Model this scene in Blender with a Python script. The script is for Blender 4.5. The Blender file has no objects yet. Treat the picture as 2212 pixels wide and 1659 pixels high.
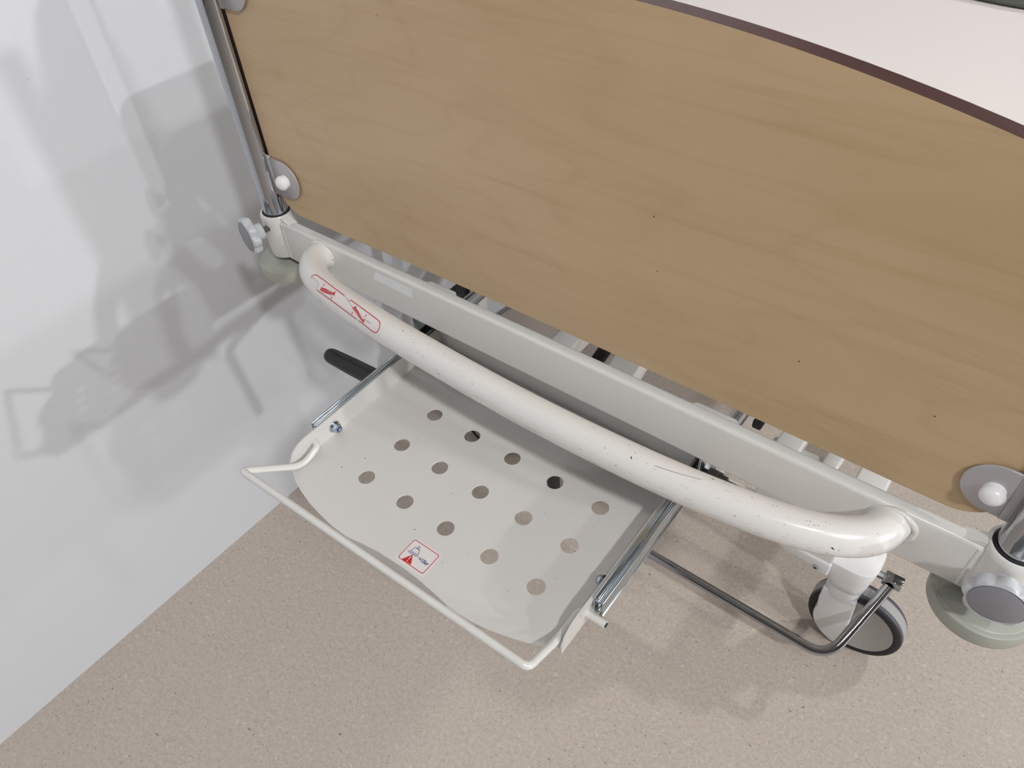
import bpy, bmesh, math, random
from mathutils import Vector, Matrix
random.seed(7)
PI = math.pi
sc = bpy.context.scene
COL = sc.collection

# ------------------------------------------------------------------ camera, world, lights, exposure
R_wc = ((0.79286385, 0.60710217, -0.052857), (0.39969696, -0.58354318, -0.70690855), (-0.46001006, 0.53935545, -0.70532719))
cam_d = bpy.data.cameras.new('camera'); cam = bpy.data.objects.new('camera', cam_d); COL.objects.link(cam)
Rc = Matrix(R_wc)
M3 = Rc.transposed() @ Matrix(((1, 0, 0), (0, -1, 0), (0, 0, -1)))
cam.matrix_world = Matrix.Translation((0.63906, -0.43907, 1.29727)) @ M3.to_4x4()
cam_d.sensor_width = 36; cam_d.lens = 1648.89 / 2212 * 36; cam_d.clip_start = 0.02
sc.camera = cam

sc.view_settings.view_transform = 'Standard'; sc.view_settings.look = 'None'
sc.view_settings.gamma = 1; sc.view_settings.use_curve_mapping = False
sc.view_settings.exposure = -0.08
sc.cycles.use_denoising = True
sc.cycles.max_bounces = 8; sc.cycles.diffuse_bounces = 4; sc.cycles.glossy_bounces = 4

w = bpy.data.worlds.new('world'); sc.world = w; w.use_nodes = True
w.node_tree.nodes['Background'].inputs[0].default_value = (0.96, 0.97, 1.0, 1)
w.node_tree.nodes['Background'].inputs[1].default_value = 0.12

def room_lamp(loc, power, size, target=None, colr=(0.99, 0.985, 0.985)):
    """round ceiling downlight, optionally tilted towards a point"""
    d = bpy.data.lights.new('ceiling_spot', 'AREA'); d.energy = power; d.shape = 'DISK'; d.size = size; d.color = colr
    o = bpy.data.objects.new('ceiling_spot', d); COL.objects.link(o); o.location = loc
    if target: o.rotation_euler = (Vector(target)-Vector(loc)).to_track_quat('-Z', 'Y').to_euler()
BEDPT = (.2, 0, .6)
room_lamp((1.12, -.92, 2.66), 7, .12)
room_lamp((1.92, -.93, 2.66), 28, .13, BEDPT)
room_lamp((4.20, -.10, 2.66), 32, .16, BEDPT)
room_lamp((7.80, .66, 2.66), 155, .16, BEDPT)
room_lamp((7.80, -.85, 2.66), 85, .16, BEDPT)
room_lamp((1.95, 2.70, 2.66), 30, .16, BEDPT)
room_lamp((4.60, 2.70, 2.66), 20, .16, BEDPT)

# ------------------------------------------------------------------ materials
def nt(name):
    m = bpy.data.materials.new(name); m.use_nodes = True
    t = m.node_tree; return m, t, t.nodes['Principled BSDF']
def srgb(r, g, b):
    f = lambda c: (c/255/12.92) if c/255 <= .04045 else ((c/255+.055)/1.055)**2.4
    return (f(r), f(g), f(b), 1)
def simple(name, c, rough=.5, metal=0.0, coat=0.0, spec=.5):
    m, t, b = nt(name)
    b.inputs['Base Color'].default_value = c; b.inputs['Roughness'].default_value = rough
    b.inputs['Metallic'].default_value = metal; b.inputs['Coat Weight'].default_value = coat
    b.inputs['Specular IOR Level'].default_value = spec
    # faint surface unevenness so that nothing is perfectly flat
    n = t.nodes.new('ShaderNodeTexNoise'); n.inputs['Scale'].default_value = 90; n.inputs['Detail'].default_value = 3
    tc = t.nodes.new('ShaderNodeTexCoord'); t.links.new(tc.outputs['Object'], n.inputs['Vector'])
    mr = t.nodes.new('ShaderNodeMapRange'); mr.inputs['To Min'].default_value = max(0, rough-.03); mr.inputs['To Max'].default_value = rough+.04
    t.links.new(n.outputs['Fac'], mr.inputs['Value']); t.links.new(mr.outputs['Result'], b.inputs['Roughness'])
    return m
def nd(t, kind, **kw):
    n = t.nodes.new(kind)
    for k, v in kw.items():
        if k.startswith('_'): setattr(n, k[1:], v)
        else: n.inputs[k.replace('__', ' ')].default_value = v
    return n
def mapping(t, scale=(1, 1, 1), rot=(0, 0, 0)):
    tc = t.nodes.new('ShaderNodeTexCoord'); mp = t.nodes.new('ShaderNodeMapping')
    mp.inputs['Scale'].default_value = scale; mp.inputs['Rotation'].default_value = rot
    t.links.new(tc.outputs['Object'], mp.inputs['Vector']); return mp.outputs['Vector']
def ramp(t, src, stops):
    r = t.nodes.new('ShaderNodeValToRGB'); e = r.color_ramp.elements
    while len(e) < len(stops): e.new(.5)
    for i, (p, c) in enumerate(stops):
        e[i].position = p; e[i].color = c if len(c) == 4 else (*c, 1)
    t.links.new(src, r.inputs['Fac']); return r.outputs['Color']
def mix(t, fac, a, b, mode='MIX'):
    m = t.nodes.new('ShaderNodeMix'); m.data_type = 'RGBA'; m.blend_type = mode
    for i, v in ((0, fac), (6, a), (7, b)):
        if hasattr(v, 'default_value') or hasattr(v, 'is_linked'): t.links.new(v, m.inputs[i])
        else: m.inputs[i].default_value = v
    return m.outputs[2]
def mth(t, op, a, b=None):
    m = t.nodes.new('ShaderNodeMath'); m.operation = op
    for i, v in ((0, a), (1, b)):
        if v is None: continue
        if hasattr(v, 'is_linked'): t.links.new(v, m.inputs[i])
        else: m.inputs[i].default_value = v
    return m.outputs[0]
BLK, WHT = (0, 0, 0, 1), (1, 1, 1, 1)

def mat_wall():
    m, t, b = nt('painted_wall')
    v = mapping(t)
    n = nd(t, 'ShaderNodeTexNoise', Scale=2.2, Detail=3.0); t.links.new(v, n.inputs['Vector'])
    c = mix(t, n.outputs['Fac'], srgb(211, 214, 219), srgb(218, 221, 226))
    sp = nd(t, 'ShaderNodeTexNoise', Scale=240.0, Detail=1.0); t.links.new(v, sp.inputs['Vector'])
    dots = ramp(t, sp.outputs['Fac'], [(.81, BLK), (.83, WHT)])
    c2 = mix(t, mth(t, 'MULTIPLY', dots, .35), c, srgb(120, 112, 105))
    t.links.new(c2, b.inputs['Base Color']); b.inputs['Roughness'].default_value = .55
    bn = nd(t, 'ShaderNodeTexNoise', Scale=140.0, Detail=2.0); t.links.new(v, bn.inputs['Vector'])
    bp = nd(t, 'ShaderNodeBump', Strength=.05, Distance=.001); t.links.new(bn.outputs['Fac'], bp.inputs['Height']); t.links.new(bp.outputs['Normal'], b.inputs['Normal'])
    return m
def mat_floor():
    m, t, b = nt('speckled_linoleum')
    v = mapping(t)
    big = nd(t, 'ShaderNodeTexNoise', Scale=9.0, Detail=4.0, Roughness=.6); t.links.new(v, big.inputs['Vector'])
    c = mix(t, big.outputs['Fac'], srgb(182, 170, 159), srgb(196, 184, 174))
    fine = nd(t, 'ShaderNodeTexNoise', Scale=150.0, Detail=3.0, Roughness=.7); t.links.new(v, fine.inputs['Vector'])
    c = mix(t, ramp(t, fine.outputs['Fac'], [(.35, BLK), (.7, WHT)]), c, srgb(206, 195, 184))
    # pale flecks
    vp = mapping(t, (1, 1.6, 1), (0, 0, .5))
    lf = nd(t, 'ShaderNodeTexNoise', Scale=105.0, Detail=2.0, Distortion=.8); t.links.new(vp, lf.inputs['Vector'])
    c = mix(t, ramp(t, lf.outputs['Fac'], [(.64, BLK), (.70, (.6, .6, .6, 1))]), c, srgb(222, 212, 202))
    # dark flecks in several directions and sizes
    for sc_, rot, thr, st, col in ((190, .3, .688, (1, 2.2, 1), srgb(146, 132, 122)), (240, 1.7, .69, (1, 2.4, 1), srgb(150, 137, 127)),
                              (150, 2.5, .712, (1, 1.8, 1), srgb(130, 116, 107)), (320, .9, .68, (1, 1.7, 1), srgb(158, 145, 136)), (105, 1.1, .75, (1, 1.6, 1), srgb(108, 95, 88))):
        vv = mapping(t, st, (0, 0, rot))
        n = nd(t, 'ShaderNodeTexNoise', Scale=float(sc_), Detail=1.0, Distortion=.6); t.links.new(vv, n.inputs['Vector'])
        k = ramp(t, n.outputs['Fac'], [(thr, BLK), (thr+.05, (.72, .72, .72, 1))])
        c = mix(t, k, c, col)
    t.links.new(c, b.inputs['Base Color']); b.inputs['Roughness'].default_value = .42
    b.inputs['Specular IOR Level'].default_value = .35
    return m
def mat_paint(name, col, chips=0.0, rough=.25):
    m, t, b = nt(name)
    v = mapping(t)
    n = nd(t, 'ShaderNodeTexNoise', Scale=12.0, Detail=4.0); t.links.new(v, n.inputs['Vector'])
    hi = tuple(min(1, k*1.03) for k in col[:3]) + (1,); lo = tuple(k*.965 for k in col[:3]) + (1,)
    c = mix(t, n.outputs['Fac'], lo, hi)
    # sparse specks of dirt
    s = nd(t, 'ShaderNodeTexNoise', Scale=260.0, Detail=1.0); t.links.new(v, s.inputs['Vector'])
    c = mix(t, ramp(t, s.outputs['Fac'], [(.80, BLK), (.83, (.7, .7, .7, 1))]), c, srgb(110, 98, 88))
    if chips:
        area = nd(t, 'ShaderNodeTexNoise', Scale=16.0, Detail=2.0); t.links.new(v, area.inputs['Vector'])
        am = ramp(t, area.outputs['Fac'], [(.40, BLK), (.56, WHT)])
        v2 = mapping(t, (.33, 1, 1))
        ch = nd(t, 'ShaderNodeTexNoise', Scale=330.0, Detail=2.5, Distortion=.5); t.links.new(v2, ch.inputs['Vector'])
        cm = ramp(t, ch.outputs['Fac'], [(.72, BLK), (.75, (.5, .5, .5, 1))])
        c = mix(t, mth(t, 'MULTIPLY', mth(t, 'MULTIPLY', cm, am), chips), c, srgb(120, 112, 108))
        v3 = mapping(t, (.06, 1, 1))
        sr = nd(t, 'ShaderNodeTexNoise', Scale=420.0, Detail=1.0); t.links.new(v3, sr.inputs['Vector'])
        gm = nd(t, 'ShaderNodeSeparateXYZ'); tc = t.nodes.new('ShaderNodeTexCoord'); t.links.new(tc.outputs['Normal'], gm.inputs[0])
        low = ramp(t, mth(t, 'ADD', mth(t, 'MULTIPLY', gm.outputs['Z'], .5), .5), [(.30, WHT), (.62, BLK)])   # knocks sit on the outward lower side
        c = mix(t, mth(t, 'MULTIPLY', mth(t, 'MULTIPLY', ramp(t, sr.outputs['Fac'], [(.60, BLK), (.70, WHT)]), low), .65), c, srgb(128, 118, 110))
        d = nd(t, 'ShaderNodeTexNoise', Scale=200.0, Detail=1.0); t.links.new(mapping(t, (.5, 1, 1), (.2, .4, .3)), d.inputs['Vector'])
        c = mix(t, ramp(t, d.outputs['Fac'], [(.81, BLK), (.83, WHT)]), c, srgb(100, 92, 88))
    t.links.new(c, b.inputs['Base Color']); b.inputs['Roughness'].default_value = rough
    b.inputs['Coat Weight'].default_value = .25; b.inputs['Coat Roughness'].default_value = .12
    bn = nd(t, 'ShaderNodeTexNoise', Scale=60.0, Detail=2.0); t.links.new(v, bn.inputs['Vector'])
    bp = nd(t, 'ShaderNodeBump', Strength=.06, Distance=.001); t.links.new(bn.outputs['Fac'], bp.inputs['Height']); t.links.new(bp.outputs['Normal'], b.inputs['Normal'])
    return m
def mat_wood():
    m, t, b = nt('maple_laminate')
    v = mapping(t, (1.0, 1.0, 3.4), (0, -.04, 0))
    n = nd(t, 'ShaderNodeTexNoise', Scale=2.6, Detail=2.0, Roughness=.45, Distortion=.35); t.links.new(v, n.inputs['Vector'])
    rings = mth(t, 'FRACT', mth(t, 'MULTIPLY', n.outputs['Fac'], 9.0))
    line = ramp(t, rings, [(.0, BLK), (.38, (.2, .2, .2, 1)), (.5, WHT), (.64, (.25, .25, .25, 1)), (1.0, BLK)])
    v2 = mapping(t, (1.3, 1, 26), (0, -.04, 0))
    f = nd(t, 'ShaderNodeTexNoise', Scale=3.0, Detail=5.0, Roughness=.65); t.links.new(v2, f.inputs['Vector'])
    v3 = mapping(t, (.8, 1, 3.0))
    g = nd(t, 'ShaderNodeTexNoise', Scale=3.0, Detail=3.0); t.links.new(v3, g.inputs['Vector'])
    c = mix(t, ramp(t, g.outputs['Fac'], [(.3, BLK), (.7, WHT)]), srgb(194, 167, 129), srgb(206, 180, 143))
    c = mix(t, mth(t, 'MULTIPLY', line, .11), c, srgb(158, 124, 84))
    c = mix(t, mth(t, 'MULTIPLY', ramp(t, f.outputs['Fac'], [(.5, BLK), (.72, WHT)]), .30), c, srgb(168, 134, 92))
    s = nd(t, 'ShaderNodeTexNoise', Scale=170.0, Detail=1.0); t.links.new(mapping(t), s.inputs['Vector'])
    c = mix(t, ramp(t, s.outputs['Fac'], [(.80, BLK), (.82, WHT)]), c, srgb(92, 62, 36))
    t.links.new(c, b.inputs['Base Color']); b.inputs['Roughness'].default_value = .4
    return m
def metal(name, col, rough):
    m, t, b = nt(name)
    b.inputs['Base Color'].default_value = col; b.inputs['Metallic'].default_value = 1
    v = mapping(t); n = nd(t, 'ShaderNodeTexNoise', Scale=70.0, Detail=4.0); t.links.new(v, n.inputs['Vector'])
    mr = nd(t, 'ShaderNodeMapRange'); mr.inputs['To Min'].default_value = rough*.6; mr.inputs['To Max'].default_value = rough*1.6
    t.links.new(n.outputs['Fac'], mr.inputs['Value']); t.links.new(mr.outputs['Result'], b.inputs['Roughness'])
    return m

M = dict(
    wall=mat_wall(), floor=mat_floor(), wood=mat_wood(),
    cream=mat_paint('cream_enamel', srgb(223, 222, 218)),
    bumper=mat_paint('chipped_cream_enamel', srgb(229, 227, 224), .85),
    chrome=metal('chrome', srgb(176, 178, 182), .05),
    zinc=metal('zinc_plated_steel', srgb(190, 200, 206), .16),
    bracket=simple('grey_lacquered_steel', srgb(186, 182, 184), .42, metal=.35),
    edge=simple('dark_edge_band', srgb(84, 58, 54), .35),
    rubber=simple('black_rubber', srgb(34, 34, 38), .6),
    grip=simple('black_plastic_grip', srgb(26, 26, 30), .45),
    tread=simple('grey_rubber_tread', srgb(88, 88, 98), .55),
    stripe=simple('pale_tread_stripe', srgb(168, 168, 168), .6),
    hub=simple('grey_hub_cover', srgb(172, 170, 166), .4),
    plastic=simple('white_plastic', srgb(232, 232, 232), .38),
    cap=simple('white_cap_plastic', srgb(240, 240, 240), .3),
    knob=simple('light_grey_plastic', srgb(196, 200, 204), .35),
    knobcap=simple('dark_grey_knob_face', srgb(138, 138, 144), .4),
    buffer=simple('grey_green_rubber', srgb(164, 166, 156), .35),
    sheet=simple('white_bed_sheet', srgb(236, 228, 224), .8),
    blanket=simple('dark_grey_blanket', srgb(96, 100, 92), .95),
    rust=simple('rusty_steel', srgb(98, 72, 48), .7),
    red=simple('red_print', srgb(196, 30, 34), .4),
    blue=simple('blue_print', srgb(36, 58, 132), .4),
    label=simple('clear_label_film', srgb(240, 242, 246), .2),
    slabel=simple('white_label_film', srgb(226, 221, 219), .25),
    shade_taupe=simple('shaded_brown_grey', srgb(98, 84, 68), .6), traypaint=mat_paint('off_white_enamel', srgb(214, 212, 209), rough=.3),  # shelf back plate: shade behind beam and bumper put into its colour
    scuff=simple('grey_scuff', srgb(160, 154, 150), .6), chip=simple('grey_brown_chip', srgb(116, 106, 100), .6),
    chipblack=simple('bare_dark_chip', srgb(38, 32, 30), .6),
    nylon=simple('blue_nylon_ring', srgb(52, 62, 140), .4),
    ceil=simple('ceiling_paint', srgb(142, 141, 140), .8), greige=simple('grey_wall_paint', srgb(112, 110, 108), .7),
    darksteel=simple('dark_steel', srgb(92, 88, 84), .5),  # dark steel for knob screws and adjuster bolts
)

# ------------------------------------------------------------------ mesh helpers
def link(name, me, parent=None, smooth=False, mats=()):
    for m in mats: me.materials.append(M[m] if isinstance(m, str) else m)
    if smooth:
        for p in me.polygons: p.use_smooth = True
    o = bpy.data.objects.new(name, me); COL.objects.link(o)
    if parent:
        o.parent = parent
        o.matrix_parent_inverse = parent_world(parent).inverted()
    return o
def parent_world(p):
    m = Matrix.Translation(p.location) @ p.rotation_euler.to_matrix().to_4x4()
    return m if not p.parent else parent_world(p.parent) @ m if False else m
class MB:
    """collects verts and faces, with a material index per face"""
    def __init__(s): s.v = []; s.f = []; s.mi = []
    def add(s, vs, fs, mi=0):
        o = len(s.v); s.v += [tuple(p) for p in vs]
        for f in fs: s.f.append(tuple(o+i for i in f)); s.mi.append(mi)
    def box(s, a, b, mi=0):
        x0, y0, z0 = a; x1, y1, z1 = b
        s.add([(x0,y0,z0),(x1,y0,z0),(x1,y1,z0),(x0,y1,z0),(x0,y0,z1),(x1,y0,z1),(x1,y1,z1),(x0,y1,z1)],
              [(0,3,2,1),(4,5,6,7),(0,1,5,4),(1,2,6,5),(2,3,7,6),(3,0,4,7)], mi)
    def tube(s, path, r, n=20, mi=0, cap=True, up=Vector((0, 0, 1)), rs=None):
        P = [Vector(p) for p in path]; rings = []
        t0 = (P[1]-P[0]).normalized()
        a = up - t0*up.dot(t0)
        if a.length < .05: a = Vector((1, 0, 0)) - t0*t0.x
        a.normalize()
        for i, p in enumerate(P):
            t = (P[min(i+1, len(P)-1)] - P[max(i-1, 0)]).normalized()
            a = (a - t*a.dot(t)).normalized(); b = t.cross(a)
            rr = rs[i] if rs else r
            rings.append([p + a*(rr*math.cos(2*PI*k/n)) + b*(rr*math.sin(2*PI*k/n)) for k in range(n)])
        vs = [v for g in rings for v in g]; fs = []
        for i in range(len(P)-1):
            for k in range(n):
                fs.append((i*n+k, i*n+(k+1) % n, (i+1)*n+(k+1) % n, (i+1)*n+k))
        if cap:
            fs.append(tuple(range(n))[::-1]); fs.append(tuple((len(P)-1)*n+k for k in range(n)))
        s.add(vs, fs, mi)
    def lathe(s, prof, c, axis=Vector((0, 0, 1)), n=40, mi=0, lobes=None, cap=True):
        """prof: (radius, height) pairs along axis"""
        c = Vector(c); ax = Vector(axis).normalized()
        a = Vector((0, 0, 1)) if abs(ax.z) < .9 else Vector((1, 0, 0))
        a = (a - ax*a.dot(ax)).normalized(); b = ax.cross(a); vs = []; fs = []
        for (r, h) in prof:
            for k in range(n):
                th = 2*PI*k/n; rr = r*(1 + (lobes[1]*(.5+.5*math.cos(lobes[0]*th))**.6 - lobes[1] if lobes and r > lobes[2] else 0))
                vs.append(c + ax*h + a*(rr*math.cos(th)) + b*(rr*math.sin(th)))
        for i in range(len(prof)-1):
            for k in range(n): fs.append((i*n+k, i*n+(k+1) % n, (i+1)*n+(k+1) % n, (i+1)*n+k))
        if cap: fs.append(tuple(range(n))[::-1]); fs.append(tuple((len(prof)-1)*n+k for k in range(n)))
        s.add(vs, fs, mi)
    def sphere(s, c, r, n=14, mi=0, sq=(1, 1, 1)):
        c = Vector(c); vs = []; fs = []
        for i in range(n+1):
            ph = PI*i/n
            for k in range(n*2):
                th = PI*k/n
                vs.append(c + Vector((r*sq[0]*math.sin(ph)*math.cos(th), r*sq[1]*math.sin(ph)*math.sin(th), r*sq[2]*math.cos(ph))))
        m_ = n*2
        for i in range(n):
            for k in range(m_): fs.append((i*m_+k, (i+1)*m_+k, (i+1)*m_+(k+1) % m_, i*m_+(k+1) % m_))
        s.add(vs, fs, mi)
    def prism(s, poly, origin, ex, ey, ez, mi=0):
        """2D polygon in the ex/ey plane, thickened along ez (vector)"""
        O, ex, ey, ez = Vector(origin), Vector(ex), Vector(ey), Vector(ez); n = len(poly)
        A = [O + ex*p[0] + ey*p[1] for p in poly]; B = [q + ez for q in A]
        fs = [tuple(range(n))[::-1], tuple(n+i for i in range(n))] + [(i, (i+1) % n, n+(i+1) % n, n+i) for i in range(n)]
        s.add(A+B, fs, mi)
    def mesh(s, name, bevel=0, seg=2, fixn=True, weld=False):
        me = bpy.data.meshes.new(name); me.from_pydata(s.v, [], s.f)
        for p, k in zip(me.polygons, s.mi): p.material_index = k
        bm = bmesh.new(); bm.from_mesh(me)
        if weld: bmesh.ops.remove_doubles(bm, verts=bm.verts, dist=1e-5)
        if bevel:
            es = [e for e in bm.edges if len(e.link_faces) == 2 and e.calc_face_angle(0) > .6]
            bmesh.ops.bevel(bm, geom=es, offset=bevel, segments=seg, profile=.5, affect='EDGES', clamp_overlap=True)
        if fixn: bmesh.ops.recalc_face_normals(bm, faces=bm.faces)
        bm.to_mesh(me); bm.free(); return me
    def build(s, name, mats, parent=None, bevel=0, seg=2, smooth=None, weld=False):
        mats = [mats] if isinstance(mats, str) else mats
        me = s.mesh(name, bevel, seg, weld=weld)
        o = link(name, me, parent, mats=mats)
        if smooth is None: smooth = True
        if smooth:
            for p in me.polygons: p.use_smooth = True
            try: me.set_sharp_from_angle(angle=math.radians(38 if not bevel else 50))
            except Exception: pass
        return o
def absorb(o, q, mats):
    """surface marks become faces of the part they sit on"""
    me = o.data; base = len(me.materials)
    for m in mats: me.materials.append(M[m])
    tm = q.mesh('marks')
    for p in tm.polygons: p.material_index += base
    bm = bmesh.new(); bm.from_mesh(me); bm.from_mesh(tm); bm.to_mesh(me); bm.free(); bpy.data.meshes.remove(tm)
def arc2(cx, cy, r, a0, a1, n):
    return [(cx+r*math.cos(a0+(a1-a0)*i/n), cy+r*math.sin(a0+(a1-a0)*i/n)) for i in range(n+1)]
def rrect(x0, y0, x1, y1, r, n=6):
    return arc2(x1-r, y1-r, r, 0, PI/2, n)+arc2(x0+r, y1-r, r, PI/2, PI, n)+arc2(x0+r, y0+r, r, PI, 1.5*PI, n)+arc2(x1-r, y0+r, r, 1.5*PI, 2*PI, n)
def fillet(path, rad, n=8):
    P = [Vector(p) for p in path]; out = [P[0]]
    rad = rad if isinstance(rad, (list, tuple)) else [rad]*(len(P)-2)
    for i in range(1, len(P)-1):
        u = (P[i-1]-P[i]); v = (P[i+1]-P[i]); r = min(rad[i-1], u.length*.49, v.length*.49)
        a = P[i]+u.normalized()*r; b = P[i]+v.normalized()*r
        for k in range(n+1):
            q = k/n; out.append(a*(1-q)**2 + P[i]*2*q*(1-q) + b*q*q)
    out.append(P[-1]); return out
def empty(name, loc, label=None, cat=None, group=None):
    o = bpy.data.objects.new(name, None); COL.objects.link(o); o.location = loc; o.empty_display_size = .05
    if label: o['label'] = label
    if cat: o['category'] = cat
    if group: o['group'] = group
    return o
def sub_empty(name, parent):
    o = bpy.data.objects.new(name, None); COL.objects.link(o); o.parent = parent
    o.matrix_parent_inverse = parent.matrix_basis.inverted() if False else Matrix.Translation(-parent.location)
    return o
def tag(o, label=None, cat=None, kind=None, group=None):
    if label: o['label'] = label
    if cat: o['category'] = cat
    if kind: o['kind'] = kind
    if group: o['group'] = group
    return o

# ------------------------------------------------------------------ the room
def plane(name, pts, mat):
    me = bpy.data.meshes.new(name); me.from_pydata(pts, [], [tuple(range(len(pts)))]); o = link(name, me, None, mats=[mat]); o['kind'] = 'structure'; return o
def slab(name, a, b, mat):
    q = MB(); q.box(a, b); o = q.build(name, mat, smooth=False); o['kind'] = 'structure'; return o
slab('floor', (-.6, -3.6, -.05), (8.2, 4.2, 0), 'floor')
wl = MB(); wl.prism([(-.4052, -3.6), (-.3885, 4.2), (-.55, 4.2), (-.55, -3.6)], (0, 0, 0), (1, 0, 0), (0, 1, 0), (0, 0, 2.7))
wl.build('wall_left', 'wall', smooth=False)['kind'] = 'structure'
slab('wall_back', (-.6, 4.0, 0), (8.2, 4.15, 2.7), 'greige')
slab('wall_right', (8.0, -3.6, 0), (8.15, 4.0, 2.7), 'greige')
slab('wall_front', (-.6, -3.75, 0), (8.2, -3.6, 2.7), 'greige')
slab('ceiling', (-.6, -3.6, 2.7), (8.2, 4.2, 2.8), 'ceil')

# ------------------------------------------------------------------ the bed
bed = empty('hospital_bed', (.31, .3, 0), 'white steel hospital bed with maple-look foot panel and pull-out shelf', 'bed')
PX = (-.1005, .7225); PY = .0115

# cross beam with end sockets
b = MB(); b.box((-.092, -.0005, .7475), (.712, .0135, .8015))
beam = b.build('cross_beam', 'cream', bed, bevel=.004, seg=4)
for x0, x1 in ((.142, .188), (.459, .508)):
    q = MB(); q.prism([(x0, .011), (x1, .011), (x1-.006, .0172), (x0+.006, .0172)], (0, 0, .775), (1, 0, 0), (0, 1, 0), (0, 0, .0255))
    q.build('weld_plate', 'cream', beam, bevel=.0015)
for px_ in PX:
    q = MB()
    q.lathe([(.0168, .0561), (.0174, .0572), (.0190, .0572), (.0203, .0555), (.0206, .05), (.0206, .002), (.0196, 0), (.0168, 0), (.0166, .004), (.0166, .052), (.0168, .0561)], (px_, PY, .75), n=48, cap=False)
    sk = q.build('socket', 'cream', bed)
    q = MB()   # weld seam and gusset where the beam meets the socket
    s_ = 1 if px_ < 0 else -1
    q.tube([(px_+s_*.0204, .0006, .752), (px_+s_*.0208, .0002, .775), (px_+s_*.0204, .0006, .799)], .0018, 10)
    q.prism([(s_*.0182, .0505), (s_*.0182, .0566), (s_*.0210, .0560), (s_*.028, .0528), (s_*.035, .0508)], (px_, .0015, .75), (1, 0, 0), (0, 0, 1), (0, .0115, 0))
    q.build('weld_seam', 'cream', sk)
    q = MB(); q.lathe([(.0150, 0), (.0169, 0), (.0169, .0592), (.0150, .0592)], (px_, PY, .7485), n=40)
    q.build('liner_ring', 'rubber', sk)
    # chrome post
    q = MB(); q.tube([(px_, PY, .752), (px_, PY, .90), (px_, PY, 1.20)], .0152, 44)
    q.build('post', 'chrome', bed)
# paper-like label on the beam face
q = MB(); q.prism([(.072, .7825), (.131, .781), (.134, .7935), (.077, .794)], (0, -.0006, 0), (1, 0, 0), (0, 0, 1), (0, .0006, 0))
q.build('beam_label', 'label', beam, smooth=False)

# bumper bar: one bent tube
BZ = .7845
def catmull(P, n=6):
    P = [Vector(p) for p in P]; P = [P[0]*2-P[1]] + P + [P[-1]*2-P[-2]]; out = []
    for i in range(1, len(P)-2):
        a, b_, c, d = P[i-1:i+3]
        for k in range(n):
            t = k/n; out.append(.5*((2*b_)+(c-a)*t+(2*a-5*b_+4*c-d)*t*t+(3*b_-a-3*c+d)*t**3))
    return out+[P[-2]]
def bumper_path():
    return catmull([(x, y, BZ) for x, y in ((-.0115, .006), (-.0088, -.013), (.0020, -.0275), (.020, -.0378), (.047, -.0458), (.090, -.0520), (.135, -.0560), (.188, -.0600), (.29, -.0648),
        (.38, -.0655), (.455, -.0632), (.510, -.0590), (.560, -.0525), (.594, -.0445), (.620, -.0330), (.637, -.0170), (.6435, .006))])
bp = bumper_path()
# smooth the path a little
for _ in range(3):
    bp = [bp[0], bp[1]] + [(bp[i-1]+bp[i]*2+bp[i+1])/4 for i in range(2, len(bp)-2)] + [bp[-2], bp[-1]]
BR = .0162
q = MB(); q.tube(bp, BR, 36)
bumper = q.build('bumper_bar', 'bumper', bed)
for xx in (-.0125, .6435):
    q = MB(); pr = []
    for k in range(33):
        th = 2*PI*k/32; wob = .0006*math.sin(5*th+xx)+.0004*math.sin(11*th)
        pr.append((xx+(BR+.001)*math.cos(th), -.0008+wob, BZ-.001+(BR-.0006)*math.sin(th)))
    q.tube(pr, .0030, 10, cap=False)
    q.build('weld_bead', 'cream', bumper)
# arc-length frame on the tube for decals and knocks
L = [0]
for i in range(1, len(bp)): L.append(L[-1]+(bp[i]-bp[i-1]).length)
def bpoint(s, ang, r):
    s = max(0, min(L[-1]-1e-6, s)); i = 0
    while L[i+1] < s: i += 1
    f = (s-L[i])/(L[i+1]-L[i]); c = bp[i].lerp(bp[i+1], f)
    t0 = (bp[min(i+1, len(bp)-1)]-bp[max(i-1, 0)]).normalized(); t1 = (bp[min(i+2, len(bp)-1)]-bp[i]).normalized()
    t = t0.lerp(t1, f).normalized(); up = Vector((0, 0, 1)); out = t.cross(up); out = -out if out.y > 0 else out
    if abs(t.y) > .85: out = Vector((-1 if c.x < .3 else 1, 0, 0))
    return c + (up*math.sin(ang) + out*math.cos(ang))*r
def decal_tube(q, poly, lift=.0004, mi=0, sub=1):
    """poly of (s, ang) drawn on the tube surface; thin closed shell"""
    P = []
    for i in range(len(poly)):
        a, c = poly[i], poly[(i+1) % len(poly)]
        for k in range(sub): P.append((a[0]+(c[0]-a[0])*k/sub, a[1]+(c[1]-a[1])*k/sub))
    n = len(P); top = [bpoint(s, a, BR+lift) for s, a in P]; bot = [bpoint(s, a, BR-.0003) for s, a in P]
    cs = sum(p[0] for p in P)/n; ca = sum(p[1] for p in P)/n
    fs = [(i, (i+1) % n, n+(i+1) % n, n+i) for i in range(n)] + [(2*n, (i+1) % n, i) for i in range(n)]
    q.add(top+bot+[bpoint(cs, ca, BR+lift)], fs, mi)
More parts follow.
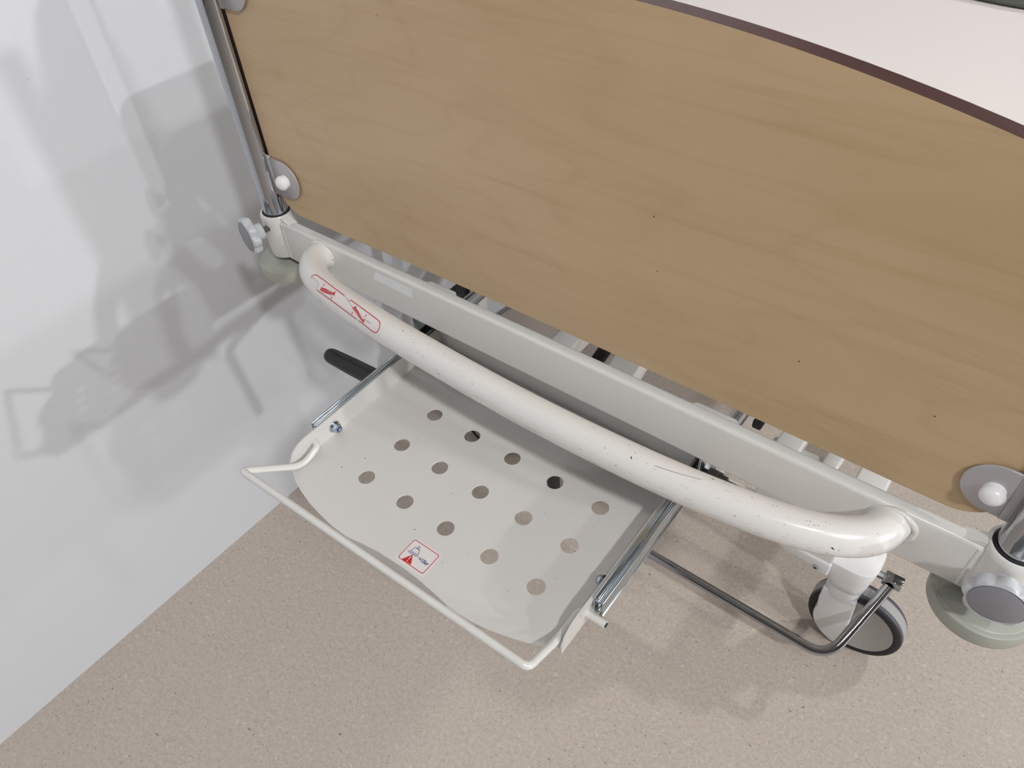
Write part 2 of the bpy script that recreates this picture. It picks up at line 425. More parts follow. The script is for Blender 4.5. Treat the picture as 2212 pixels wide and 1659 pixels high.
def line_tube(q, pts, wd, lift=.0004, mi=0, closed=False):
    """thin printed stroke along (s, ang) points"""
    pts = list(pts) + ([pts[0]] if closed else [])
    for (s0, a0), (s1, a1) in zip(pts[:-1], pts[1:]):
        ds, da = s1-s0, (a1-a0)*BR; l = math.hypot(ds, da) or 1
        n = max(1, int(l/.003)); nx, ny = -da/l*wd/2, ds/l*wd/2/BR
        for k in range(n):
            f0, f1 = k/n, (k+1)/n
            e = wd*.15/l
            A = (s0+ds*(f0-e), a0+(a1-a0)*(f0-e)); B_ = (s0+ds*(f1+e), a0+(a1-a0)*(f1+e))
            vs = [bpoint(A[0]+nx, A[1]+ny, BR+lift), bpoint(A[0]-nx, A[1]-ny, BR+lift), bpoint(B_[0]-nx, B_[1]-ny, BR+lift), bpoint(B_[0]+nx, B_[1]+ny, BR+lift)]
            q.add(vs, [(0, 1, 2, 3)], mi)

# position sticker on the bar: torn red frame, two lying figures, tick marks
UP1 = [[0.07022,0.958],[0.06963,1.055],[0.07056,1.194],[0.07221,1.309],[0.07502,1.371],[0.08746,1.421],[0.1005,1.43],[0.11331,1.416],[0.12656,1.392]]
UP2 = [[0.13732,1.244],[0.13854,1.37],[0.14808,1.347],[0.16125,1.299],[0.17269,1.258],[0.1841,1.209],[0.18784,1.172],[0.19076,1.065],[0.19249,0.869],[0.19209,0.567],[0.18969,0.423],[0.18588,0.374],[0.17911,0.419],[0.16939,0.49],[0.1623,0.501]]
LO = [[0.15819,0.507],[0.14579,0.561],[0.13137,0.606],[0.11335,0.639],[0.09945,0.633],[0.0887,0.604]]
T1 = [[0.06973,0.998],[0.07657,1.045],[0.08284,1.074],[0.08633,0.983],[0.08666,0.826],[0.08688,0.673],[0.0887,0.604]]
T2 = [[0.12656,1.392],[0.13211,1.309],[0.13837,1.183],[0.14248,1.104],[0.14776,1.031]]
T3 = [[0.15805,0.532],[0.16012,0.501],[0.1623,0.501]]
F1 = [[0.09319,0.744],[0.09313,0.838],[0.0954,0.956],[0.09932,1.057],[0.10519,1.082],[0.11084,1.112],[0.11279,1.149],[0.1132,1.288],[0.11477,1.158],[0.11593,0.998],[0.11204,0.944],[0.10506,0.837],[0.09796,0.775]]
F2 = [[0.14717,0.994],[0.14818,1.078],[0.15236,1.092],[0.15631,1.027],[0.16069,0.902],[0.16513,0.784],[0.16803,0.722],[0.17028,0.844],[0.17044,0.723],[0.1705,0.579],[0.16739,0.599],[0.16253,0.701],[0.15637,0.841],[0.15169,0.924]]
q = MB()
s0_, s1_ = UP1[0][0]-.0012, UP2[8][0]+.0022
for k in range(24):
    def band(s_):
        f_ = (s_-s0_)/(s1_-s0_); e_ = max(0, 1-((2*f_-1)**10))**.5
        mid_ = (UP1[5][1]+LO[3][1])/2*(1-f_)+(UP2[4][1]+UP2[12][1])/2*f_; h_ = (.50-.02*f_)*e_
        return mid_-h_, mid_+h_
    a0, a1 = s0_+(s1_-s0_)*k/24, s0_+(s1_-s0_)*(k+1)/24
    for m_ in range(6):
        (l0, h0), (l1, h1) = band(a0), band(a1); u, v_ = m_/6, (m_+1)/6
        q.add([bpoint(a0, l0+(h0-l0)*u, BR+.00012), bpoint(a1, l1+(h1-l1)*u, BR+.00012), bpoint(a1, l1+(h1-l1)*v_, BR+.00012), bpoint(a0, l0+(h0-l0)*v_, BR+.00012)], [(0, 1, 2, 3)], 0)
for pts in (UP1, UP2, LO): line_tube(q, pts, .0009, .0003, 1)
for pts in (T1, T2, T3): line_tube(q, pts, .0005, .0003, 2)
for F_ in (F1, F2): q.add([bpoint(a_, b_, BR+.0007) for a_, b_ in F_], [tuple(range(len(F_)))], 1)
line_tube(q, [F1[3], F1[9]], .00022, .0010, 0); line_tube(q, [F1[1], ((F1[5][0]+F1[9][0])/2, (F1[5][1]+F1[9][1])/2)], .00022, .0010, 0)
line_tube(q, [F2[1], ((F2[5][0]+F2[9][0])/2, (F2[5][1]+F2[9][1])/2), F2[8]], .00022, .0010, 0)
for cs, ca in ([0.09414,0.902], [0.15004,1.109]): decal_tube(q, [(cs+.0014*math.cos(PI*k/7), ca+.0014/BR*math.sin(PI*k/7)) for k in range(14)], .00035, 1)
for a_, b_ in [[[0.09336,1.239],[0.09381,1.085]],[[0.11353,0.848],[0.11392,0.722]],[[0.1499,0.781],[0.15039,0.617]],[[0.16825,1.099],[0.16845,0.95]]]: line_tube(q, [a_, b_], .0010, .0003, 1)
line_tube(q, [[0.1722,0.79],[0.1794,0.765]], .0007, .0003, 2)
q.build('position_sticker', ['slabel', 'red', 'scuff'], bumper, smooth=False)
# knocks and scratches
q = MB(); rn = random.Random(5)
for s_, a_, w_, h_, an in [[0.25348,1.534,4,3,0],[0.23448,0.584,2,8,80],[0.23108,1.097,3,2,0],[0.23427,1.211,6,2,0],[0.23805,1.357,7,3,20],[0.27617,1.474,5,3,40],[0.2805,0.202,9,4,20],[0.32185,0.74,5,3,0],[0.2651,1.303,2,2,0],[0.21879,1.463,6,6,30],[0.26401,1.706,2,5,80],[0.24911,0.695,5,1.5,10],[0.25759,0.727,5,1.5,40],[0.29038,1.453,5,2,50],[0.29631,1.346,4,1.5,50],[0.44505,0.314,5,3,30],[0.46535,0.971,6,3,50],[0.4894,1.105,9,4,60],[0.49021,1.423,5,3,60],[0.49074,2.085,5,3,40],[0.50328,1.158,5,2.5,40],[0.51113,1.055,8,3,25],[0.48162,1.726,8,2,5],[0.55601,1.904,10,3,0],[0.47953,0.382,4,4,0],[0.46959,0.731,5,2,45],[0.4466,1.768,7,2,0],[0.4385,2.19,5,2,0],[0.45193,1.57,5,2,0],[0.58914,1.681,5,3,50],[0.60553,1.656,5,3,60],[0.60838,1.673,5,2,0],[0.61744,0.883,3,3,0],[0.63735,1.231,6,4,0],[0.63173,1.355,3,4,70],[0.63411,1.367,4,3,30],[0.59837,0.862,7,2.5,20],[0.58193,0.459,7,3,20],[0.64024,1.257,4,3,-30],[0.63338,1.164,5,2,-20],[0.64533,1.518,4,3,0],[0.64832,1.468,4,2,0],[0.56888,1.915,5,2,40],[0.56567,1.933,5,2,40],[0.65205,0.277,11,7,30],[0.66958,0.464,3,3,0],[0.67994,1.06,5,4,30],[0.65584,0.227,4,3,50]]:
    w2, h2 = w_*.00030/2, h_*.00022/2; ca_, sa_ = math.cos(math.radians(an)), -math.sin(math.radians(an)); pl = []
    for k in range(9):
        th = 2*PI*k/9; rr = .45+.75*rn.random(); x_, y_ = w2*rr*math.cos(th), h2*rr*math.sin(th)
        pl.append((s_+x_*ca_-y_*sa_, a_+(x_*sa_+y_*ca_)/BR))
    decal_tube(q, pl, .00012, 1 if max(w_, h_) > 8.5 else (0 if rn.random() < .6 else 2))
line_tube(q, [[0.50969,1.229],[0.52385,1.319],[0.53529,1.41],[0.54819,1.552]], .0004, .00012, 0)
for k in range(100):   # fine scuffs along the outward side
    s_ = .15+.52*rn.random(); a_ = (.16+.20*rn.random()) if k % 3 else (.5+1.4*rn.random()); l_ = .0006+.006*rn.random()**3
    line_tube(q, [(s_, a_), (s_+l_*.6, a_+(rn.random()-.5)*.03), (s_+l_, a_+(rn.random()-.5)*.08)], .00010+.00016*rn.random(), .00010, 2)
absorb(bumper, q, ['chip', 'chipblack', 'scuff'])

# --- foot panel
XL, XR, ZB = -.0815, .7030, .8140
XC = (XL+XR)/2
def topz(x): return 1.1252 - .349*(x-.3120)**2
outline = []
outline += arc2(XR-.034, ZB+.034, .034, -PI/2, 0, 8)
outline += [(XR, topz(XR)-.02)] + [(XR-.02*i/28*0 - (XR-XL)*i/40, topz(XR-(XR-XL)*i/40)) for i in range(1, 40)] + [(XL, topz(XL)-.02)]
outline += arc2(XL+.030, ZB+.030, .030, PI, 1.5*PI, 8)
outline += [(XL+.030+(XR-XL-.064)*i/24, ZB+.0032*math.sin(PI*i/24)) for i in range(1, 24)]
q = MB(); q.prism([(x, z) for x, z in outline], (0, .012, 0), (1, 0, 0), (0, 0, 1), (0, .014, 0))
me = q.mesh('foot_panel', 0)
panel = link('foot_panel', me, bed, mats=['wood', 'edge'])
for p in me.polygons: p.material_index = 0 if abs(p.normal.y) > .9 else 1

# brackets that hold the panel to the posts
def bracket(zc, side):
    px_ = PX[0] if side < 0 else PX[1]; s_ = -side        # s_: direction towards the panel
    xe = -.0370 if side < 0 else .6690
    r = .0235; xs = px_+s_*.0215; hx = abs(xe-xs)
    poly = [(0, -r), (hx-r*1.0, -r)] + [(hx-r*1.0+r*1.0*math.cos(a), r*math.sin(a)) for a in [(-PI/2+PI*i/16) for i in range(1, 16)]] + [(hx-r*1.0, r), (0, r)]
    q = MB(); q.prism([(xs+s_*x, z) for x, z in poly], (0, .0085, zc), (1, 0, 0), (0, 0, 1), (0, .0022, 0))
    x0, x1 = sorted((xs, px_+s_*.013)); q.box((x0, .0090, zc-.0250), (x1, .0112, zc+.0250))
    br = q.build('panel_bracket', 'bracket', bed, bevel=.0004, seg=1)
    cx = xe+side*.0215
    q = MB(); q.lathe([(.0076, 0), (.0078, .0040), (.0076, .0042), (.0084, .0046), (.0085, .0060), (.0079, .0080), (.0064, .0098), (.0042, .0112), (.002, .0118), (.0003, .0119)], (cx, .0087, zc), axis=(0, -1, 0), n=36)
    q.build('screw_cap', 'cap', br)
bracket(.8605, -1); bracket(1.0680, -1); bracket(.8520, 1); bracket(1.0680, 1)

# --- rubber corner buffers under the sockets
for px_, cx, cy in ((PX[0], -.1045, .014), (PX[1], .7245, .016)):
    q = MB(); q.lathe([(.006, -.0160), (.0380, -.0160), (.0392, -.0152), (.0396, -.0140), (.0396, -.0016), (.0392, -.0006), (.0385, -.0002), (.0365, .0004), (.0352, .0004), (.0345, .0010), (.022, .0020), (.0135, .0045), (.0120, .0105), (.006, .0110)], (cx, cy, .737), n=64)
    q.build('corner_buffer', 'buffer', bed)
    q = MB(); q.lathe([(.0085, 0), (.0165, 0), (.0165, .004), (.0085, .004)], (px_, PY, .747), n=32); q.lathe([(.0085, 0), (.0085, .016)], (cx, cy, .738), n=20)
    q.build('buffer_spacer', 'rubber', bed)

# --- clamping knobs
def knob(c, axis, scale=1.0):
    ax = Vector(axis).normalized(); c = Vector(c)
    q = MB(); q.lathe([(.008, -.014), (.0098, -.013), (.0105, -.005), (.012, -.003), (.0215, -.0028), (.0228, -.0015), (.0230, .0045), (.0222, .0065), (.0190, .0078), (.0188, .0070), (.0180, .0068), (.0001, .0070)],
                      c, axis=ax, n=96, lobes=(8, .13, .0192))
    k = q.build('clamp_knob', 'knob', bed)
    q = MB(); q.lathe([(.0176, .0066), (.0176, .0078), (.0166, .0084), (.0001, .0086)], c, axis=ax, n=48)
    q.build('knob_face', 'knobcap', k)
    q = MB(); n_ = 7
    pr = []
    for i in range(n_*2+1): pr.append((.0034 if i % 2 else .0040, -.028+.014*i/(n_*2)))
    q.lathe([(.002, -.029)]+pr+[(.002, -.0135)], c, axis=ax, n=20)
    q.build('threaded_screw', 'darksteel', k)
knob((-.1030, -.0290, .793), (-.22, -.97, .02))
knob((.7235, -.0270, .792), (.05, -1, .03))

# --- pull-out shelf tray
ZT = .67; X0, X1 = .1145, .4625
front = [(.1165, -.1965), (.129, -.2035), (.143, -.2085), (.162, -.214), (.182, -.2175), (.202, -.220), (.221, -.2205),
         (.241, -.2170), (.261, -.2142), (.294, -.2130), (.315, -.2138), (.337, -.2160), (.3535, -.2180), (.3555, -.2215), (.362, -.2200), (.381, -.2180), (.401, -.2145), (.421, -.2090), (.439, -.2030), (.452, -.1980), (.4605, -.1910)]
poly = [(X1, .048), (X0, .048), (X0, -.190)] + front + [(X1, -.188)]
holes = []
for r_ in range(3):
    for c_ in range(5):
        x = .1877 + .0552*c_; y = -.0478 - .0541*r_
        holes.append((x, y))
bm = bmesh.new(); edges = []
def loop(pts):
    vs = [bm.verts.new((x, y, ZT)) for x, y in pts]
    for i in range(len(vs)): edges.append(bm.edges.new((vs[i], vs[(i+1) % len(vs)])))
loop(poly)
for hx, hy in holes: loop(arc2(hx, hy, .0089, 0, 2*PI, 28)[:-1])
bmesh.ops.triangle_fill(bm, use_beauty=True, use_dissolve=False, edges=edges)
bmesh.ops.recalc_face_normals(bm, faces=bm.faces)
g = bmesh.ops.extrude_face_region(bm, geom=list(bm.faces))
bmesh.ops.translate(bm, verts=[v for v in g['geom'] if isinstance(v, bmesh.types.BMVert)], vec=(0, 0, -.0014))
bmesh.ops.recalc_face_normals(bm, faces=bm.faces)
me = bpy.data.meshes.new('pull_out_tray'); bm.to_mesh(me); bm.free()
# flanges, front lip, back flange joined to the same sheet
T = MB()
prof = [(.049, ZT-.0014), (.049, ZT+.0265), (-.168, ZT+.0265), (-.179, ZT+.0250), (-.189, ZT+.0190), (-.1945, ZT+.010), (-.1955, ZT-.0014)]
T.prism(prof, (X0-.0014, 0, 0), (0, 1, 0), (0, 0, 1), (.0016, 0, 0))
T.prism(prof, (X1-.0002, 0, 0), (0, 1, 0), (0, 0, 1), (.0016, 0, 0))
T.box((X1, -.168, ZT+.0240), (X1+.0032, .049, ZT+.0266))
T.prism([(X0, ZT-.0014), (X1, ZT-.0014), (X1, ZT+.022), (X0, ZT+.022)], (0, .0480, 0), (1, 0, 0), (0, 0, 1), (0, .0015, 0))
lip = front[6:13]
for (xa, ya), (xb, yb) in zip(lip[:-1], lip[1:]):
    def dep(x): return .0200*math.sin(PI*max(0, min(1, (x-.219)/.137)))**.45
    T.add([(xa, ya-.0004, ZT-.0003), (xb, yb-.0004, ZT-.0003), (xb, yb+.001, ZT-dep(xb)-.0016), (xa, ya+.001, ZT-dep(xa)-.0016),
           (xa, ya+.0014, ZT-.0004), (xb, yb+.0014, ZT-.0004), (xb, yb+.0024, ZT-dep(xb)-.0012), (xa, ya+.0024, ZT-dep(xa)-.0012)],
          [(0, 1, 2, 3), (4, 7, 6, 5), (3, 2, 6, 7), (0, 4, 5, 1), (0, 3, 7, 4), (1, 5, 6, 2)])
nv = len(me.vertices)
tb = bmesh.new(); tb.from_mesh(me)
tm = T.mesh('tray_flanges'); tb.from_mesh(tm); tb.to_mesh(me); tb.free()
tray = link('pull_out_tray', me, bed, mats=['traypaint'])

def lock_nut(c, sgn):
    q = MB(); q.lathe([(.003, 0), (.0072, 0), (.0072, .0006), (.0056, .0010)], c, axis=(sgn, 0, 0), n=28)
    q.lathe([(.0054, .0008), (.0058, .0014), (.0058, .0052), (.0052, .0058)], c, axis=(sgn, 0, 0), n=6)
    q.lathe([(.0046, .0056), (.0044, .0078), (.0038, .0084), (.0030, .0084)], c, axis=(sgn, 0, 0), n=28)
    q.lathe([(.0033, .0080), (.0033, .0089), (.0023, .0089)], c, axis=(sgn, 0, 0), n=24, mi=1)
    q.lathe([(.0023, .0060), (.0023, .0092), (.0015, .0094)], c, axis=(sgn, 0, 0), n=20)
    q.build('lock_nut', ['zinc', 'nylon'], tray)
lock_nut((X0+.0003, -.131, ZT+.0105), 1); lock_nut((X1-.0003, -.122, ZT+.0125), -1)

# load sticker on the tray
def flat_line(q, pts, wd, z, mi, closed=False):
    pts = [Vector((p[0], p[1], 0)) for p in pts]; n = len(pts)
    for a_, b_ in zip(pts, pts[1:]+([pts[0]] if closed else [])):
        if a_ == b_: continue
        t_ = (b_-a_).normalized(); nn = Vector((-t_.y, t_.x, 0))*wd/2; e_ = t_*wd*.2
        q.add([(*(a_-e_+nn).xy, z), (*(a_-e_-nn).xy, z), (*(b_+e_-nn).xy, z), (*(b_+e_+nn).xy, z)], [(0, 1, 2, 3)], mi)
q = MB(); ZS = ZT+.0003
q.prism(rrect(.2807, -.2105, .3163, -.1817, .0022), (0, 0, ZT), (1, 0, 0), (0, 1, 0), (0, 0, .0002), 0)
flat_line(q, rrect(.2823, -.2076, .3141, -.1835, .0020), .0007, ZS, 1, True)
flat_line(q, [(.28475, -.19665), (.29965, -.1961)], .0005, ZS, 2); flat_line(q, [(.2862, -.1976), (.2966, -.1972)], .0004, ZS, 2)
flat_line(q, [(.28753, -.1954), (.28868, -.1902), (.2944, -.1900), (.2966, -.1950)], .0005, ZS, 2, True)
flat_line(q, [(.2917+.00125*math.cos(2*PI*k/16), -.1884+.00125*math.sin(2*PI*k/16)) for k in range(16)], .0005, ZS, 2, True)
q.add([(.28672, -.20744, ZS), (.29225, -.19740, ZS), (.29847, -.20668, ZS)], [(0, 2, 1)], 1)
q.add([(.29185, -.20000, ZS+.0001), (.29285, -.20000, ZS+.0001), (.29265, -.2042, ZS+.0001), (.29215, -.2042, ZS+.0001)], [(0, 3, 2, 1)], 0)
q.add([(.2926+.0006*math.cos(PI*k/5), -.2055+.0006*math.sin(PI*k/5), ZS+.0001) for k in range(10)], [tuple(range(10))], 0)
fc = bpy.data.curves.new('load_text', 'FONT'); fc.body = '=15kg'; fc.size = .0054; fc.offset = .00016
fo = bpy.data.objects.new('load_text', fc); COL.objects.link(fo); bpy.context.view_layer.update()
fm = bpy.data.meshes.new_from_object(fo.evaluated_get(bpy.context.evaluated_depsgraph_get()))
q.add([(.3000+v.co.x*.86, -.1988+v.co.y, ZS) for v in fm.vertices], [tuple(p.vertices) for p in fm.polygons], 2)
bpy.data.objects.remove(fo); bpy.data.meshes.remove(fm); bpy.data.curves.remove(fc)
q.build('load_sticker', ['slabel', 'red', 'blue'], tray, smooth=False)
q = MB()
for x_, y_, r_ in ((.1350, -.0280, .0007), (.1680, -.1390, .0006), (.2740, -.1750, .0006), (.1560, -.1620, .0006), (.3330, -.1650, .0004), (.3900, -.1750, .0004), (.1690, -.0560, .0004), (.4180, -.1390, .0004)):
    q.lathe([(r_, 0), (r_*.9, .0001)], (x_, y_, ZT), n=9)
absorb(tray, q, ['chipblack'])

# wire bail hooked through the tray sides
WR = .0038
def bail():
    L_ = [(.1035, -.1600, .6815), (.1215, -.1600, .6815), (.1215, -.1860, .6715), (.1055, -.2410, .7085)]
    R_ = [(.4575, -.2330, .7010), (.4560, -.1850, .6760), (.4570, -.1555, .6800), (.4830, -.1555, .6800)]
    q = MB(); q.tube(fillet(L_+R_, [.007, .02, .0055, .007, .02, .007], 8), WR, 16)
    return q.build('wire_bail', 'cream', tray)
wb = bail()
for x, y in ((.1034, -.1600), (.4831, -.1555)):
    q = MB(); z = .6815 if x < .3 else .680
    q.lathe([(.0001, 0), (.0024, 0), (.0026, .0006)], (x, y, z), axis=(-1 if x < .3 else 1, 0, 0), n=16)
    q.build('bare_end', 'chipblack', wb)

# telescopic slides
def slide(sgn):
    xa = X0-.0016 if sgn < 0 else X1+.0014; kx = .55 if sgn < 0 else .95; xa += 0 if sgn < 0 else .0018; xk = lambda d: xa+sgn*d*kx
    def bx(q, d0, d1, y0, y1, z0, z1):
        a_, b_ = xk(d0), xk(d1); q.box((min(a_, b_), y0, z0), (max(a_, b_), y1, z1))
    yf = -.150 if sgn > 0 else -.1525
    q = MB()
    bx(q, .0003, .0016, yf+.001, .06, .6770, .7010); bx(q, .0003, .0048, yf+.001, .06, .6995, .7012); bx(q, .0003, .0048, yf+.001, .06, .6770, .6785)
    sl = q.build('slide_rail', 'zinc', tray, bevel=.0004, seg=2)
    q = MB()
    bx(q, .0052, .0064, yf+.0005, .30, .6790, .6985); bx(q, .0024, .0062, yf+.0005, .30, .6965, .6983)
    q.tube([(xk(.0052), yf+.0004, .6975), (xk(.0052), .30, .6975)], .0016, 10)
    q.tube([(xk(.0066), yf, .6930), (xk(.0066), .30, .6930)], .0012, 8)
    q.tube([(xk(.0066), yf, .6850), (xk(.0066), .30, .6850)], .0012, 8)
    q.build('middle_rail', 'zinc', tray, bevel=.0003, seg=1)
    q = MB()
    bx(q, .0096, .0108, yf+.0, .34, .6775, .7005); bx(q, .0070, .0108, yf, .34, .6990, .7006); bx(q, .0070, .0108, yf, .34, .6775, .6790)
    q.tube([(xk(.0100), yf+.0005, .7000), (xk(.0100), .34, .7000)], .0014, 10)
    q.tube([(xk(.0102), yf, .6785), (xk(.0102), .34, .6785)], .0014, 10)
    q.build('outer_rail', 'zinc', tray, bevel=.0004, seg=2)
    q = MB(); bx(q, .0110, .0135, .015, .06, .664, .748); bx(q, -.004, .0135, .018, .055, .745, .748)
    q.build('rail_hanger', 'zinc', bed, bevel=.0006)
slide(-1); slide(1)
q = MB(); q.prism([(X0+.001, .0), (X0+.001, .046), (X0+.011, .046)], (0, 0, ZT+.001), (1, 0, 0), (0, 1, 0), (0, 0, .018))
# fixed back box of the shelf; shade under the bed painted as its dark colour
q = MB(); q.box((.0985, .0600, .650), (.4785, .0612, .7455)); q.box((.0985, .022, .7440), (.4785, .0600, .7455)); q.box((.1165, .0536, .655), (.4585, .0602, .6562))
q.build('shelf_housing', 'shade_taupe', bed, bevel=.0003, seg=1)
q = MB()
for i, (xx, rr_, ll) in enumerate(((.482, .0052, .02), (.490, .007, .012), (.500, .0048, .028), (.5105, .0065, .014), (.520, .004, .02))):
    q.lathe([(rr_*.6, 0), (rr_, .001), (rr_, ll*.5), (rr_*.7, ll*.5+.001), (rr_*.7, ll)], (xx, .030, .700-.003*i), axis=(1, 0, 0), n=18)
q.tube([(.47, .030, .70), (.53, .030, .690)], .0028, 12)
q.build('adjuster_bolts', 'darksteel', bed)

# --- crank handle under the tray
q = MB(); q.lathe([(.0001, -.046), (.0050, -.0458), (.0082, -.0440), (.0100, -.0400), (.0106, -.034), (.0117, .0), (.0122, .038), (.0128, .0405), (.0130, .0425), (.0120, .0430)], (.0045, -.0140, .62), axis=(1, .035, 0), n=40)
grip = q.build('crank_grip', 'grip', bed)
q = MB(); q.tube([(.044, -.0126, .62), (.075, -.0115, .62)], .0088, 28); q.tube(fillet([(.070, -.0115, .62), (.090, -.0110, .62), (.092, .12, .62), (.110, .40, .60)], .012), .0050, 18)
q.build('crank_shaft', 'chrome', bed)

# --- base frame, castors, foot brake bar
ZP = .224
q = MB(); q.box((-.06, .337, .2225), (.60, .385, .262))
base = q.build('base_frame', 'cream', bed, bevel=.004, seg=3)
for x in (-.05, .57):
    q = MB(); q.box((x, .386, .222), (x+.05, 1.75, .262)); q.build('base_side_rail', 'cream', bed, bevel=.004, seg=3)
q = MB(); q.box((-.06, 1.7505, .222), (.60, 1.80, .262)); q.build('base_head_rail', 'cream', bed, bevel=.004, seg=3)

def castor(wx, wy, flip=1):
    """castor with the wheel axle along Y; housing sits towards -flip*x of the axle"""
    WRAD = .0775; zc = WRAD
    root = sub_empty('castor', bed)
    yc = wy; hw = .0190
    q = MB()   # tyre
    q.lathe([(.0640, -hw+.001), (.0665, -hw-.0004), (.0715, -hw), (.0745, -hw+.002), (.0762, -hw+.005)], (wx, yc, zc), axis=(0, 1, 0), n=72, cap=False)
    q.lathe([(.0762, -hw+.005), (.0772, -hw+.009), (.0772, -hw+.0105)], (wx, yc, zc), axis=(0, 1, 0), n=72, mi=1, cap=False)
    q.lathe([(.0772, -hw+.0105), (.0774, -.0), (.0772, hw-.0105)], (wx, yc, zc), axis=(0, 1, 0), n=72, mi=2, cap=False)
    q.lathe([(.0772, hw-.0105), (.0772, hw-.009), (.0762, hw-.005)], (wx, yc, zc), axis=(0, 1, 0), n=72, mi=1, cap=False)
    q.lathe([(.0762, hw-.005), (.0745, hw-.002), (.0715, hw), (.0665, hw+.0004), (.0640, hw-.001)], (wx, yc, zc), axis=(0, 1, 0), n=72, cap=False)
    wh = q.build('wheel', ['rubber', 'tread', 'stripe'], root, weld=True)
    q = MB()
    for s_ in (-1, 1):
        q.lathe([(.0635, hw-.004), (.0638, hw-.0015), (.0626, hw-.0008), (.0617, hw-.0012), (.0600, hw-.0022), (.0001, hw-.0024)], (wx, yc, zc), axis=(0, s_, 0), n=64)
    q.build('hub_cover', 'hub', root)
    # fork cover: two cheeks that follow the wheel on the housing side
    q = MB(); hx = wx - flip*.036
    for s_ in (-1, 1):
        y0 = yc+s_*(hw+.0012); poly = [(wx, .0155)]
        poly = [(wx-flip*.0015, .018)] + [(wx-flip*.0625*math.sin(a), zc-.0625*math.cos(a)) for a in [PI*.03+PI*.55*i/14 for i in range(15)]]
        poly += [(wx-flip*.0635, .118), (wx-flip*.0635, .150), (wx-flip*.0090, .150)]
        q.prism(poly, (0, y0, 0), (1, 0, 0), (0, 0, 1), (0, s_*.010, 0))
    fk = q.build('fork_cover', 'plastic', root, bevel=.003, seg=3)
    # bell-shaped swivel housing
    q = MB(); n = 48; rings = []
    for (z, sx, sy, ox) in ((.140, .0255, .0300, .0360), (.1415, .0270, .0320, .0360), (.155, .0280, .0335, .0362), (.1725, .0282, .0340, .0364), (.1745, .0300, .0358, .0368), (.190, .0350, .0375, .0400), (.212, .0425, .0400, .0450), (.236, .0455, .0415, .0460), (.2385, .0447, .0408, .0460), (.2395, .0430, .0392, .0460)):
        ring = []
        for k in range(n):
            th = 2*PI*k/n; c_, s_ = math.cos(th), math.sin(th); e = .62
            ring.append((wx-flip*ox+sx*math.copysign(abs(c_)**e, c_), yc+sy*math.copysign(abs(s_)**e, s_), z))
        rings.append(ring)
    vs = [v for r_ in rings for v in r_]; fs = []
    for i in range(len(rings)-1):
        for k in range(n): fs.append((i*n+k, i*n+(k+1) % n, (i+1)*n+(k+1) % n, (i+1)*n+k))
    fs.append(tuple(range(n))[::-1]); fs.append(tuple((len(rings)-1)*n+k for k in range(n)))
    q.add(vs, fs)
    q.build('swivel_housing', 'plastic', root)
    return root
WX, WY = .664, .3820
c1 = castor(WX, WY, 1)
# arm of the plastic cover that runs along the base frame
q = MB(); q.prism([(.600, .238), (.600, .208), (.590, .2075), (.575, .2120), (.562, .2165), (.548, .2175), (.530, .2190), (.515, .2260), (.503, .2315), (.500, .238)], (0, .333, 0), (1, 0, 0), (0, 0, 1), (0, .05, 0))
arm = q.build('cover_arm', 'plastic', bed, bevel=.003, seg=3)
q = MB(); q.lathe([(.0048, 0), (.0046, .0016), (.0030, .0024)], (  .5800, .3325, .2190), axis=(0, -1, 0), n=24); q.lathe([(.0026, .0022), (.0024, .0026)], (  .5800, .3325, .2190), axis=(0, -1, 0), n=6, mi=1)
q.build('cover_screw', ['zinc', 'rubber'], arm)
castor(-.125, WY, -1)
castor(WX, 1.70, 1); castor(-.125, 1.70, -1)

# chrome foot bar
q = MB()
YB, ZBAR = .262, .112
pth = fillet([(-.146, .395, .182), (-.129, YB+.012, ZBAR), (.652, YB, ZBAR), (.6845, .392, .180)], [.034, .036], 12)
q.tube(pth, .0085, 24)
bar = q.build('brake_bar', 'chrome', bed)
for x0, x1 in ((.672, .701), (-.162, -.133)):
    q = MB(); q.box((x0, .392, .178), (x1, .410, .196)); q.build('bar_sleeve', 'chrome', bar, bevel=.0015)
    q = MB(); q.lathe([(.006, 0), (.006, .03)], ((x0-.012) if x0 > 0 else x1-.015, .401, .187), axis=(1, 0, 0), n=6); q.build('hex_shaft', 'zinc', bar)

# lifting mechanism and longitudinal members under the bed
def slat(name, pts, w_, h_, mat='cream'):
    a, c = Vector(pts[0]), Vector(pts[1]); d = (c-a).normalized(); sx = Vector((1, 0, 0)); sx = (sx-d*sx.dot(d)).normalized(); up = d.cross(sx)
    q = MB(); vs = []
    for p in (a, c):
        for i, j in ((-1, -1), (1, -1), (1, 1), (-1, 1)): vs.append(p+sx*(i*w_/2)+up*(j*h_/2))
    q.add(vs, [(0, 3, 2, 1), (4, 5, 6, 7), (0, 1, 5, 4), (1, 2, 6, 5), (2, 3, 7, 6), (3, 0, 4, 7)])
    return q.build(name, mat, bed, bevel=.004, seg=3)
slat('lift_arm', ((.4765, .365, .385), (.545, .80, .70)), .037, .034)
slat('lift_arm', ((.5400, .365, .385), (.600, .80, .70)), .022, .030)
slat('lift_arm', ((.190, .365, .385), (.235, .80, .70)), .050, .040)
slat('lift_arm', ((.388, .365, .385), (.425, .80, .70)), .018, .030)
slat('lift_arm', ((-.135, .387, .25), (-.135, .400, .70)), .024, .024)
for x0, x1 in ((.452, .552), (.165, .215), (.376, .396)):
    q = MB(); q.box((x0, .360, .262), (x1, .392, .395)); q.build('lift_bearing', 'cream', bed, bevel=.004)
q = MB(); q.box((.415, .385, .395), (.430, .42, .41)); q.build('cable_clip', 'rubber', bed, bevel=.003)
q = MB(); q.box((-.185, .36, .37), (-.158, .41, .42)); q.build('control_box', 'rubber', bed, bevel=.004)
